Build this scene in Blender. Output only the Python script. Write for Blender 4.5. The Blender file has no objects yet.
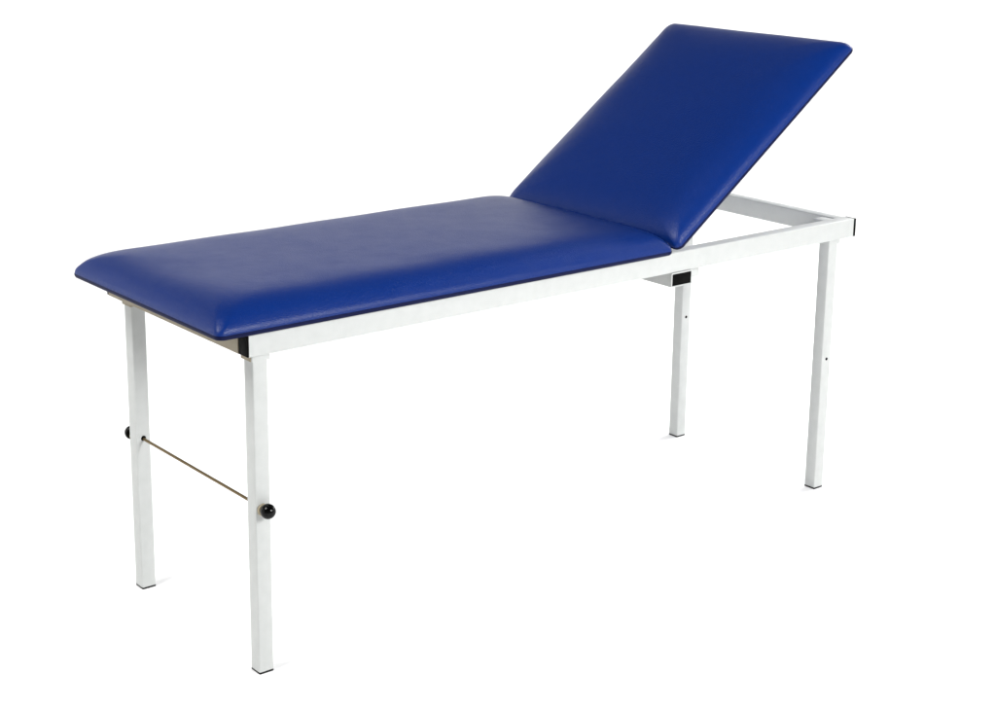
import bpy, bmesh, math, random
from mathutils import Vector, Matrix
PI = math.pi
scene = bpy.context.scene
C = scene.collection

# ------------------------------------------------------------- dimensions (metres)
L, W, H = 1.85, 0.6157, 0.7569        # frame length, width, top height
RH, RW = 0.0492, 0.0348               # rail height / width
S = 0.0351                            # leg section
XA, XD, YA = 0.0236, 0.0249, 0.0277   # leg insets
ZH = 0.371                            # height of the holes in the legs

# ------------------------------------------------------------- materials
def mat(name, col, rough, metal=0.0, bump=None, var=None, spec=0.5, coat=0.0):
    m = bpy.data.materials.new(name); m.use_nodes = True
    nt = m.node_tree; b = nt.nodes['Principled BSDF']
    b.inputs['Base Color'].default_value = (*col, 1)
    b.inputs['Roughness'].default_value = rough
    b.inputs['Metallic'].default_value = metal
    b.inputs['Specular IOR Level'].default_value = spec
    b.inputs['Coat Weight'].default_value = coat
    tc = nt.nodes.new('ShaderNodeTexCoord')
    prev = None
    for kind, scale, dist, strength in (bump or []):
        if kind == 'voronoi':
            t = nt.nodes.new('ShaderNodeTexVoronoi'); t.feature = 'SMOOTH_F1'; out = t.outputs['Distance']
        else:
            t = nt.nodes.new('ShaderNodeTexNoise'); t.inputs['Detail'].default_value = 4; out = t.outputs['Fac']
        t.inputs['Scale'].default_value = scale
        nt.links.new(tc.outputs['Object'], t.inputs['Vector'])
        bp = nt.nodes.new('ShaderNodeBump')
        bp.inputs['Distance'].default_value = dist; bp.inputs['Strength'].default_value = strength
        nt.links.new(out, bp.inputs['Height'])
        if prev: nt.links.new(prev.outputs['Normal'], bp.inputs['Normal'])
        prev = bp
    if prev: nt.links.new(prev.outputs['Normal'], b.inputs['Normal'])
    if var:
        scale, amount = var
        n = nt.nodes.new('ShaderNodeTexNoise'); n.inputs['Scale'].default_value = scale
        n.inputs['Detail'].default_value = 6
        nt.links.new(tc.outputs['Object'], n.inputs['Vector'])
        r = nt.nodes.new('ShaderNodeMapRange')
        r.inputs['To Min'].default_value = rough - amount; r.inputs['To Max'].default_value = rough + amount
        nt.links.new(n.outputs['Fac'], r.inputs['Value'])
        nt.links.new(r.outputs['Result'], b.inputs['Roughness'])
        cr = nt.nodes.new('ShaderNodeMixRGB'); cr.blend_type = 'MIX'
        cr.inputs[1].default_value = (*[c * 0.93 for c in col], 1)
        cr.inputs[2].default_value = (*[min(1, c * 1.07) for c in col], 1)
        n2 = nt.nodes.new('ShaderNodeTexNoise'); n2.inputs['Scale'].default_value = scale * 3
        nt.links.new(tc.outputs['Object'], n2.inputs['Vector'])
        nt.links.new(n2.outputs['Fac'], cr.inputs[0]); nt.links.new(cr.outputs[0], b.inputs['Base Color'])
    return m

VINYL = mat('blue_vinyl', (0.0008, 0.0165, 0.122), 0.35,
            bump=[('noise', 9, 0.004, 0.10), ('noise', 60, 0.0010, 0.10), ('noise', 240, 0.0013, 0.28), ('voronoi', 450, 0.0010, 0.55)], var=(22, 0.05), spec=0.205)
PAINT = mat('white_powder_coat', (0.415, 0.427, 0.419), 0.45, bump=[('noise', 500, 0.0004, 0.12)], var=(14, 0.04))
WARM_SHADE = mat('powder_coat_warm_shade', (0.28, 0.245, 0.18), 0.5, bump=[('noise', 500, 0.0004, 0.12)], var=(14, 0.04), spec=0.2)  # warm reflected shade of left-facing frame parts, put into the paint colour
HEM_SHADE = mat('navy_hem_shade', (0.0015, 0.0035, 0.030), 0.5, bump=[('noise', 120, 0.0004, 0.2)], spec=0.08)  # pad seam and the shade under the edge, as one dark colour
BLACK = mat('black_plastic', (0.0015, 0.0015, 0.0015), 0.5, spec=0.04)
KNOBM = mat('black_bakelite', (0.001, 0.001, 0.001), 0.07, spec=0.15)
RUBBER = mat('black_rubber', (0.012, 0.012, 0.012), 0.6, spec=0.2)
BRASS = mat('brown_steel', (0.15, 0.105, 0.045), 0.33, metal=0.8, var=(60, 0.08))
WASHM = mat('zinc_washer', (0.34, 0.29, 0.20), 0.45, metal=0.3)
BOARD = mat('plywood_board', (0.05, 0.05, 0.06), 0.8, var=(10, 0.05))
SWEEP = mat('white_studio_paint', (0.93, 0.93, 0.93), 0.9, bump=[('noise', 40, 0.001, 0.1)], spec=0.1)

# ------------------------------------------------------------- mesh helpers
def link(name, bm, m, parent=None, smooth=False):
    me = bpy.data.meshes.new(name)
    bmesh.ops.recalc_face_normals(bm, faces=bm.faces)
    bm.to_mesh(me); bm.free()
    me.materials.append(m)
    if smooth:
        for p in me.polygons: p.use_smooth = True
    o = bpy.data.objects.new(name, me); C.objects.link(o); o.parent = parent
    return o

def add_box(bm, x0, x1, y0, y1, z0, z1, bev=0.0, seg=3):
    t = bmesh.new()
    bmesh.ops.create_cube(t, size=1)
    for v in t.verts:
        v.co = Vector((x0 + (v.co.x + .5) * (x1 - x0), y0 + (v.co.y + .5) * (y1 - y0), z0 + (v.co.z + .5) * (z1 - z0)))
    if bev: bmesh.ops.bevel(t, geom=t.edges[:], offset=bev, segments=seg, profile=.5, affect='EDGES')
    me = bpy.data.meshes.new('tmp'); t.to_mesh(me); t.free(); bm.from_mesh(me); bpy.data.meshes.remove(me)

def shade(o, ang=40):
    for p in o.data.polygons: p.use_smooth = True
    o.data.set_sharp_from_angle(angle=math.radians(ang))
    return o

def box(name, x0, x1, y0, y1, z0, z1, m, parent, bev=0.002):
    bm = bmesh.new(); add_box(bm, x0, x1, y0, y1, z0, z1, bev)
    return shade(link(name, bm, m, parent), 60)

def tube_shell(name, x0, x1, y0, y1, z0, z1, axis, m, parent, wall=0.0022, bev=0.0022, seg=3):
    """hollow square tube with rounded outer corners, open at both ends along axis"""
    dims = {'x': ((y0, y1), (z0, z1), (x0, x1)), 'y': ((x0, x1), (z0, z1), (y0, y1)), 'z': ((x0, x1), (y0, y1), (z0, z1))}[axis]
    (u0, u1), (v0, v1), (w0, w1) = dims
    def ring(off, rad):
        pts = []
        for cx, cy, a0 in ((u1 - off - rad, v1 - off - rad, 0), (u0 + off + rad, v1 - off - rad, 90), (u0 + off + rad, v0 + off + rad, 180), (u1 - off - rad, v0 + off + rad, 270)):
            for k in range(seg + 1):
                a = math.radians(a0 + 90 * k / seg); pts.append((cx + rad * math.cos(a), cy + rad * math.sin(a)))
        return pts
    def P(u, v, w): return {'x': (w, u, v), 'y': (u, w, v), 'z': (u, v, w)}[axis]
    bm = bmesh.new()
    O, I = ring(0, bev), ring(wall, max(bev - wall, 0.0004)); n = len(O)
    vo = [[bm.verts.new(P(u, v, w)) for u, v in O] for w in (w0, w1)]
    vi = [[bm.verts.new(P(u, v, w)) for u, v in I] for w in (w0, w1)]
    for k in range(n):
        j = (k + 1) % n
        bm.faces.new((vo[0][k], vo[0][j], vo[1][j], vo[1][k]))
        bm.faces.new((vi[0][j], vi[0][k], vi[1][k], vi[1][j]))
        for e in (0, 1): bm.faces.new((vo[e][k], vi[e][k], vi[e][j], vo[e][j]))
    return shade(link(name, bm, m, parent), 35)

def lathe(name, prof, m, parent, loc, axis_y=-1, n=40):
    """profile (radius, distance) spun round the y axis; distance grows towards axis_y"""
    bm = bmesh.new(); rings = []
    for r, d in prof:
        if r < 1e-6: rings.append([bm.verts.new((0, axis_y * d, 0))])
        else: rings.append([bm.verts.new((r * math.cos(2 * PI * k / n), axis_y * d, r * math.sin(2 * PI * k / n))) for k in range(n)])
    for a, b in zip(rings, rings[1:]):
        for k in range(n):
            j = (k + 1) % n
            q = ([a[0]] if len(a) == 1 else [a[k], a[j]]) + ([b[0]] if len(b) == 1 else [b[j], b[k]])
            if len(q) > 2: bm.faces.new(q)
    o = link(name, bm, m, parent); o.location = loc
    return shade(o, 50)

# ------------------------------------------------------------- upholstered pads
def pad(name, x0, x1, y0, y1, parent, seed=0, crowned=False):
    prof = [(0.030, 0.0), (0.008, 0.0003), (0.0035, 0.0014), (0.0010, 0.004), (0.0, 0.0075), (0.0004, 0.0120), (0.0020, 0.0165),
            (0.0050, 0.0210), (0.0095, 0.0250), (0.0155, 0.0288), (0.023, 0.0327), (0.032, 0.0371), (0.041, 0.0413), (0.050, 0.0452),
            (0.058, 0.0484), (0.065, 0.0508), (0.072, 0.0527), (0.080, 0.0541), (0.091, 0.0550), (0.115, 0.0556), (0.15, 0.0560), (0.19, 0.0561),
            (0.23, 0.0561), (0.265, 0.0561), (0.295, 0.0561), (0.312, 0.0561)]
    if True:
        prof = prof[:7] + [(0.0046, 0.0205), (0.0085, 0.0248), (0.0140, 0.0292), (0.021, 0.0334), (0.030, 0.0376), (0.041, 0.0416), (0.053, 0.0451),
                           (0.066, 0.0481), (0.080, 0.0506), (0.095, 0.0526), (0.112, 0.0542), (0.132, 0.0554), (0.156, 0.0563), (0.185, 0.0569),
                           (0.22, 0.0573), (0.26, 0.0575), (0.295, 0.0576), (0.312, 0.0576)]
    nc, ns = 8, 26
    bm = bmesh.new(); rings = []
    rnd = random.Random(seed)
    ph = [rnd.uniform(0, 6.28) for _ in range(8)]
    for d, z in prof:
        z *= 1.15
        if not crowned and 0.009 < d < 0.23: d = 0.0090 + (d - 0.0090) * 0.66
        rad = 0.016 + 0.60 * d
        X0, X1, Y0, Y1 = x0 + d, x1 - d, y0 + d, y1 - d
        rad = min(rad, (Y1 - Y0) / 2 - 0.001)
        pts = []
        cs = ((X1 - rad, Y1 - rad, 0), (X0 + rad, Y1 - rad, 90), (X0 + rad, Y0 + rad, 180), (X1 - rad, Y0 + rad, 270))
        for q in range(4):
            cx, cy, a0 = cs[q]
            for k in range(nc + 1):
                a = math.radians(a0 + 90 * k / nc); pts.append((cx + rad * math.cos(a), cy + rad * math.sin(a)))
            nx, ny, na = cs[(q + 1) % 4]
            a = math.radians(a0 + 90); p = (cx + rad * math.cos(a), cy + rad * math.sin(a))
            a = math.radians(na); r2 = (nx + rad * math.cos(a), ny + rad * math.sin(a))
            for k in range(1, ns):
                t = k / ns; pts.append((p[0] + (r2[0] - p[0]) * t, p[1] + (r2[1] - p[1]) * t))
        ring = []
        for (x, y) in pts:
            # hand-stretched cover: tiny unevenness that fades out at the stapled bottom edge
            w = min(1, z / 0.03) * min(1, max(0, (0.312 - d) / 0.08))
            dz = w * 0.0007 * (math.sin(9 * x + ph[0]) * math.cos(11 * y + ph[1]) + .6 * math.sin(23 * x + 17 * y + ph[2]))
            ring.append(bm.verts.new((x, y, z + dz)))
        rings.append(ring)
    n = len(rings[0])
    for a, b in zip(rings, rings[1:]):
        for k in range(n):
            j = (k + 1) % n; bm.faces.new((a[k], a[j], b[j], b[k]))
    bm.faces.new(rings[-1]); 
    bm.faces.new(list(reversed(rings[0])))
    o = link(name, bm, VINYL, parent)
    # dark strip round the bottom edge: seam and under-edge shade painted in
    e = bmesh.new(); hem_shade = []
    for d, z in ((0.012, -0.0012), (0.0045, -0.0012), (0.0018, 0.0), (0.0002, 0.0030), (-0.0004, 0.0060), (-0.0005, 0.0086), (0.0010, 0.0098), (0.004, 0.0099)):
        rad = 0.0155; X0, X1, Y0, Y1 = x0 + d, x1 - d, y0 + d, y1 - d; ring = []
        for cx_, cy_, a0 in ((X1 - rad, Y1 - rad, 0), (X0 + rad, Y1 - rad, 90), (X0 + rad, Y0 + rad, 180), (X1 - rad, Y0 + rad, 270)):
            for k in range(nc + 1):
                a = math.radians(a0 + 90 * k / nc); ring.append(e.verts.new((cx_ + rad * math.cos(a), cy_ + rad * math.sin(a), z)))
        hem_shade.append(ring)
    for a, b in zip(hem_shade, hem_shade[1:]):
        for k in range(len(a)):
            j = (k + 1) % len(a); e.faces.new((a[k], a[j], b[j], b[k]))
    shade(link('hem_shade', e, HEM_SHADE, o), 50)
    return shade(o, 70)

# ------------------------------------------------------------- the couch
couch = bpy.data.objects.new('examination_couch', None); C.objects.link(couch)
couch['label'] = 'blue vinyl examination couch with raised backrest on white four-legged steel frame'
couch['category'] = 'couch'

SY0, SY1 = -0.016, 0.632
seat = pad('seat', -0.078, 1.166, SY0, SY1, couch, 1)
seat.location = (0, 0, H + 0.001)
box('base_board', -0.045, 1.13, 0.037, W - 0.037, H - 0.012, H + 0.0025, BOARD, seat, 0.001).location = (0, 0, -(H + 0.001))

back = pad('backrest', 0.0, 0.7520, SY0, SY1, couch, 2, True)
back.location = (1.186, 0, H + 0.006); back.rotation_euler = (0, -math.radians(36.3), 0)
for y in (0.13, W - 0.13 - 0.025):
    tube_shell('support_tube', 0.05, 0.68, y, y + 0.025, -0.0255, -0.0005, 'x', PAINT, back)
box('cross_brace', 0.40, 0.425, 0.156, W - 0.156, -0.0245, -0.0015, PAINT, back, 0.0015)

# long rails with plastic end caps
for y0, near in ((0, True), (W - RW, False)):
    rail = tube_shell('side_rail', 0, L, y0, y0 + RW, H - RH, H, 'x', PAINT, couch)
    for x0, x1 in ((-0.0036, -0.0002), (L + 0.0002, L + 0.0105)):
        bm = bmesh.new()
        add_box(bm, x0, x1, y0 + .0006, y0 + RW - .0006, H - RH + .0006, H - .0006, 0.001, 2)
        s = 1 if x0 < 0 else -1; xi = x1 if x0 < 0 else x0
        add_box(bm, min(xi, xi + s * .016), max(xi, xi + s * .016), y0 + .0026, y0 + RW - .0026, H - RH + .0026, H - .0026)
        shade(link('end_cap', bm, BLACK, rail), 50)
# end crossbars
tube_shell('crossbar', -0.0052, 0.0200, RW + 0.0004, W - 0.011, H - RH + .0004, H - 0.0035, 'y', WARM_SHADE, couch)
tube_shell('crossbar', L - RW, L - .0006, RW + 0.0004, W - RW - 0.0004, H - RH + .0007, H - 0.0006, 'y', PAINT, couch)

# middle cross tube under the rails, with its dark plug and the short locating plate
MX0, MX1, MZ = 1.174, 1.244, 0.036
mid = tube_shell('cross_tube', MX0, MX1, -0.002, W + 0.002, H - RH - MZ, H - RH - 0.0004, 'y', PAINT, couch, wall=0.0030)
for ya, yb in ((-0.0012, 0.015), (W - 0.015, W + 0.0012)):
    box('end_cap', MX0 + .0031, MX1 - .0031, ya, yb, H - RH - MZ + .0031, H - RH - .0034, BLACK, mid, 0.0006)
box('mounting_plate', MX1 + .0005, MX1 + 0.068, 0.040, 0.044, H - RH - MZ + .001, H - RH + 0.012, PAINT, mid, 0.0008)

# legs
def leg(x0, y0, right):
    lg = tube_shell('leg', x0, x0 + S, y0, y0 + S, 0.0052, H - RH - 0.0008, 'z', PAINT, couch, bev=0.0032, seg=4)
    bm = bmesh.new(); add_box(bm, x0 + .0003, x0 + S - .0003, y0 + .0003, y0 + S - .0003, 0.0, 0.0052, 0.0014, 2)
    shade(link('foot_cap', bm, RUBBER, lg), 50)
    sx0, sx1 = x0 - .004, x0 + S + .004; sy0, sy1 = y0 - .0035, y0 + S + .0035
    tube_shell('leg_socket', sx0, sx1, sy0, sy1, H - RH - 0.019, H - RH - .0003, 'z', PAINT if (right or y0 < .3) else WARM_SHADE, lg, wall=0.0034, bev=0.003)
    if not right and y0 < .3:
        box('socket_shade_plate', sx0 - .0016, sx0 - .0001, sy0 + .002, sy1 - .002, H - RH - 0.0185, H - RH - .001, WARM_SHADE, lg, 0.0005)  # added plate: carries the warm shade colour on the socket's left face
    # hinge block in the frame corner above the leg
    if right: hx0, hx1 = L - RW - 0.042, L - RW - 0.003
    else: hx0, hx1 = 0.0205, 0.0205 + 0.040
    hy0, hy1 = (RW + .004, RW + .040) if y0 < .3 else (W - RW - .040, W - RW - .0005)
    box('hinge_block', hx0, hx1, hy0, hy1, H - RH + 0.001, H - 0.0022, PAINT, lg, 0.002)
    return lg

def hole(lg, x, y, z, r=0.0042):
    bm = bmesh.new()
    bmesh.ops.create_cone(bm, cap_ends=True, segments=20, radius1=r, radius2=r, depth=0.0016, matrix=Matrix.Translation((x, y, z)) @ Matrix.Rotation(PI / 2, 4, 'X'))
    shade(link('hole_plug', bm, BLACK, lg), 50)

xa, xd = XA, L - XD - S
yn, yf = YA, W - YA - S
legA, legB = leg(xa, yn, False), leg(xa, yf, False)
legC, legD = leg(xd, yf, True), leg(xd, yn, True)
cx = xa + S / 2
hole(legB, cx, yf, ZH + .0015, 0.0062)
hole(legC, xd + S / 2, yf, ZH); hole(legD, xd + S / 2, yn, ZH)

# tie rod and its clamping knobs
bm = bmesh.new()
bmesh.ops.create_cone(bm, cap_ends=True, segments=20, radius1=0.0034, radius2=0.0034, depth=yf - yn - S + .006,
                      matrix=Matrix.Translation((cx, (yn + S + yf) / 2, ZH)) @ Matrix.Rotation(PI / 2, 4, 'X'))
shade(link('tie_rod', bm, BRASS, couch), 50)
def knob(y, ax, pointed=False):
    if pointed:
        prof = [(0, .0062), (.0150, .0062), (.0163, .0080), (.0165, .0115), (.0155, .0165), (.0130, .0215), (.0098, .0258),
                (.0068, .0292), (.0050, .0325), (.0038, .0350), (.0018, .0364), (0, .0368)]
    else:
        prof = [(0, .0058), (.0070, .0058)]
        for k in range(15):
            a = math.radians(-62 + 152 * k / 14); prof.append((0.0163 * math.cos(a), 0.0205 + 0.0163 * math.sin(a)))
        prof[-1] = (0, prof[-1][1])
    if pointed: prof = [(r_, d_ + .011) for r_, d_ in prof] + []
    kb = lathe('knob', prof, KNOBM, couch, (cx - .001, y, ZH), ax)
    lathe('collar', [(0, 0.0003), (.0125, .0003), (.0130, .0008), (.0130, .0048), (.0124, .0054), (0, .0056)], WASHM, kb, (-.001, 0, -.002), ax)
    return kb
knob(yn, -1)
knob(yf + S, 1, True)

# ------------------------------------------------------------- the white studio sweep
def sweep():
    cxs, cys, R, F, T = 1.0, 0.4, 3.6, 1.0, 2.3
    n = 128
    def P(r, z, k): return (cxs + r * math.cos(2 * PI * k / n), cys + r * math.sin(2 * PI * k / n), z)
    bm = bmesh.new()
    bm.faces.new([bm.verts.new(P(R, 0, k)) for k in range(n)])
    fl = link('floor', bm, SWEEP); fl['kind'] = 'structure'
    # coved wall round the back and sides of the set (open behind the camera), starting flush where the floor ends
    bm = bmesh.new(); prof = [(R, 0)]
    for k in range(1, 13):
        a = PI / 2 * k / 12; prof.append((R + F * math.sin(a), F * (1 - math.cos(a))))
    prof += [(R + F, T), (R + F + .04, T), (R + F + .04, -.02)]
    rows = [[bm.verts.new(P(r, z, k)) for k in range(-26, 67)] for r, z in prof]
    for p, q in zip(rows, rows[1:]):
        for k in range(len(p) - 1): bm.faces.new((p[k], p[k + 1], q[k + 1], q[k]))
    o = link('backdrop', bm, SWEEP); o['kind'] = 'structure'; shade(o, 50)
sweep()

# ------------------------------------------------------------- lamps
def area(name, loc, target, size, energy, col=(1, 1, 1), sy=None):
    l = bpy.data.lights.new(name, 'AREA'); l.energy = energy; l.color = col
    l.shape = 'RECTANGLE'; l.size = size; l.size_y = sy or size
    o = bpy.data.objects.new(name, l); C.objects.link(o); o.location = loc
    o.rotation_euler = (Vector(target) - Vector(loc)).to_track_quat('-Z', 'Y').to_euler()
    return o
mid_pt = Vector((0.9, 0.3, 0.6))
d1 = Vector((-.67, .004, .739)); d2 = Vector((.18, -.935, .36))
area('softbox_left', mid_pt + d1 * 5.2, mid_pt, 2.1, 290, (1, .995, .98))
area('softbox_front', mid_pt + d2 * 3.4 + Vector((-.4, 0, 0)), mid_pt, 1.0, 150)

def gridded(name, loc, target, size, energy, spread):
    o = area(name, loc, target, size, energy); o.data.spread = math.radians(spread); return o
gridded('added_backdrop_fill', (1.0, 2.7, 3.7), (1.5, 4.0, 0), 1.6, 16, 110)  # added lamp out of view, lifts the brightness of the backdrop
gridded('added_backdrop_fill', (3.3, 1.7, 3.7), (4.2, 2.0, 0), 1.6, 20, 110)  # second added lamp, for the right of the backdrop
gridded('added_side_fill', (4.4, 0.5, 1.8), (1.9, 0.8, 0), 1.9, 85, 120)  # added lamp out of view, brightens the floor under and right of the couch

w = bpy.data.worlds.new('World'); scene.world = w; w.use_nodes = True
nt = w.node_tree; bg = nt.nodes['Background']
# studio surround: bright white walls low down, dimmer ceiling
tc = nt.nodes.new('ShaderNodeTexCoord'); sep = nt.nodes.new('ShaderNodeSeparateXYZ'); ramp = nt.nodes.new('ShaderNodeValToRGB')
nt.links.new(tc.outputs['Generated'], sep.inputs[0]); nt.links.new(sep.outputs['Z'], ramp.inputs[0])
ramp.color_ramp.elements[0].position = 0.15; ramp.color_ramp.elements[0].color = (1, 1, 1, 1)
ramp.color_ramp.elements[1].position = 0.55; ramp.color_ramp.elements[1].color = (.15, .15, .15, 1)
# ... and the unlit half of the studio, behind the camera
dot = nt.nodes.new('ShaderNodeVectorMath'); dot.operation = 'DOT_PRODUCT'; dot.inputs[1].default_value = (.616, .788, 0)
nt.links.new(tc.outputs['Generated'], dot.inputs[0])
mr = nt.nodes.new('ShaderNodeMapRange'); mr.inputs['From Min'].default_value = -0.6; mr.inputs['From Max'].default_value = 0.5
mr.inputs['To Min'].default_value = 0.40; mr.inputs['To Max'].default_value = 1.0
nt.links.new(dot.outputs['Value'], mr.inputs['Value'])
mul = nt.nodes.new('ShaderNodeVectorMath'); mul.operation = 'SCALE'
nt.links.new(ramp.outputs[0], mul.inputs[0]); nt.links.new(mr.outputs['Result'], mul.inputs['Scale'])
nt.links.new(mul.outputs['Vector'], bg.inputs[0])
bg.inputs[1].default_value = 1.0

# ------------------------------------------------------------- camera
cam = bpy.data.cameras.new('camera'); co = bpy.data.objects.new('camera', cam); C.objects.link(co)
cam.sensor_fit = 'HORIZONTAL'; cam.sensor_width = 36
cam.lens = 1653.594 * 36 / 996
cam.shift_x = (498 - 457.311) / 996; cam.shift_y = (269.041 - 354.5) / 996
cam.clip_start = 0.05; cam.clip_end = 200
yaw, pit, roll = -0.66331, 0.24168, 0.00751
fw = Vector((-math.sin(yaw) * math.cos(pit), math.cos(yaw) * math.cos(pit), -math.sin(pit)))
r = Vector((math.cos(yaw), math.sin(yaw), 0)); u = r.cross(fw)
r2 = math.cos(roll) * r + math.sin(roll) * u; u2 = -math.sin(roll) * r + math.cos(roll) * u
M = Matrix((r2, u2, -fw)).transposed().to_4x4(); M.translation = Vector((-1.60767, -2.72428, 1.66559))
co.matrix_world = M
scene.camera = co
scene.render.resolution_x = 1024; scene.render.resolution_y = 729
scene.view_settings.view_transform = 'Standard'; scene.view_settings.look = 'None'
scene.view_settings.exposure = -0.22; scene.view_settings.gamma = 1
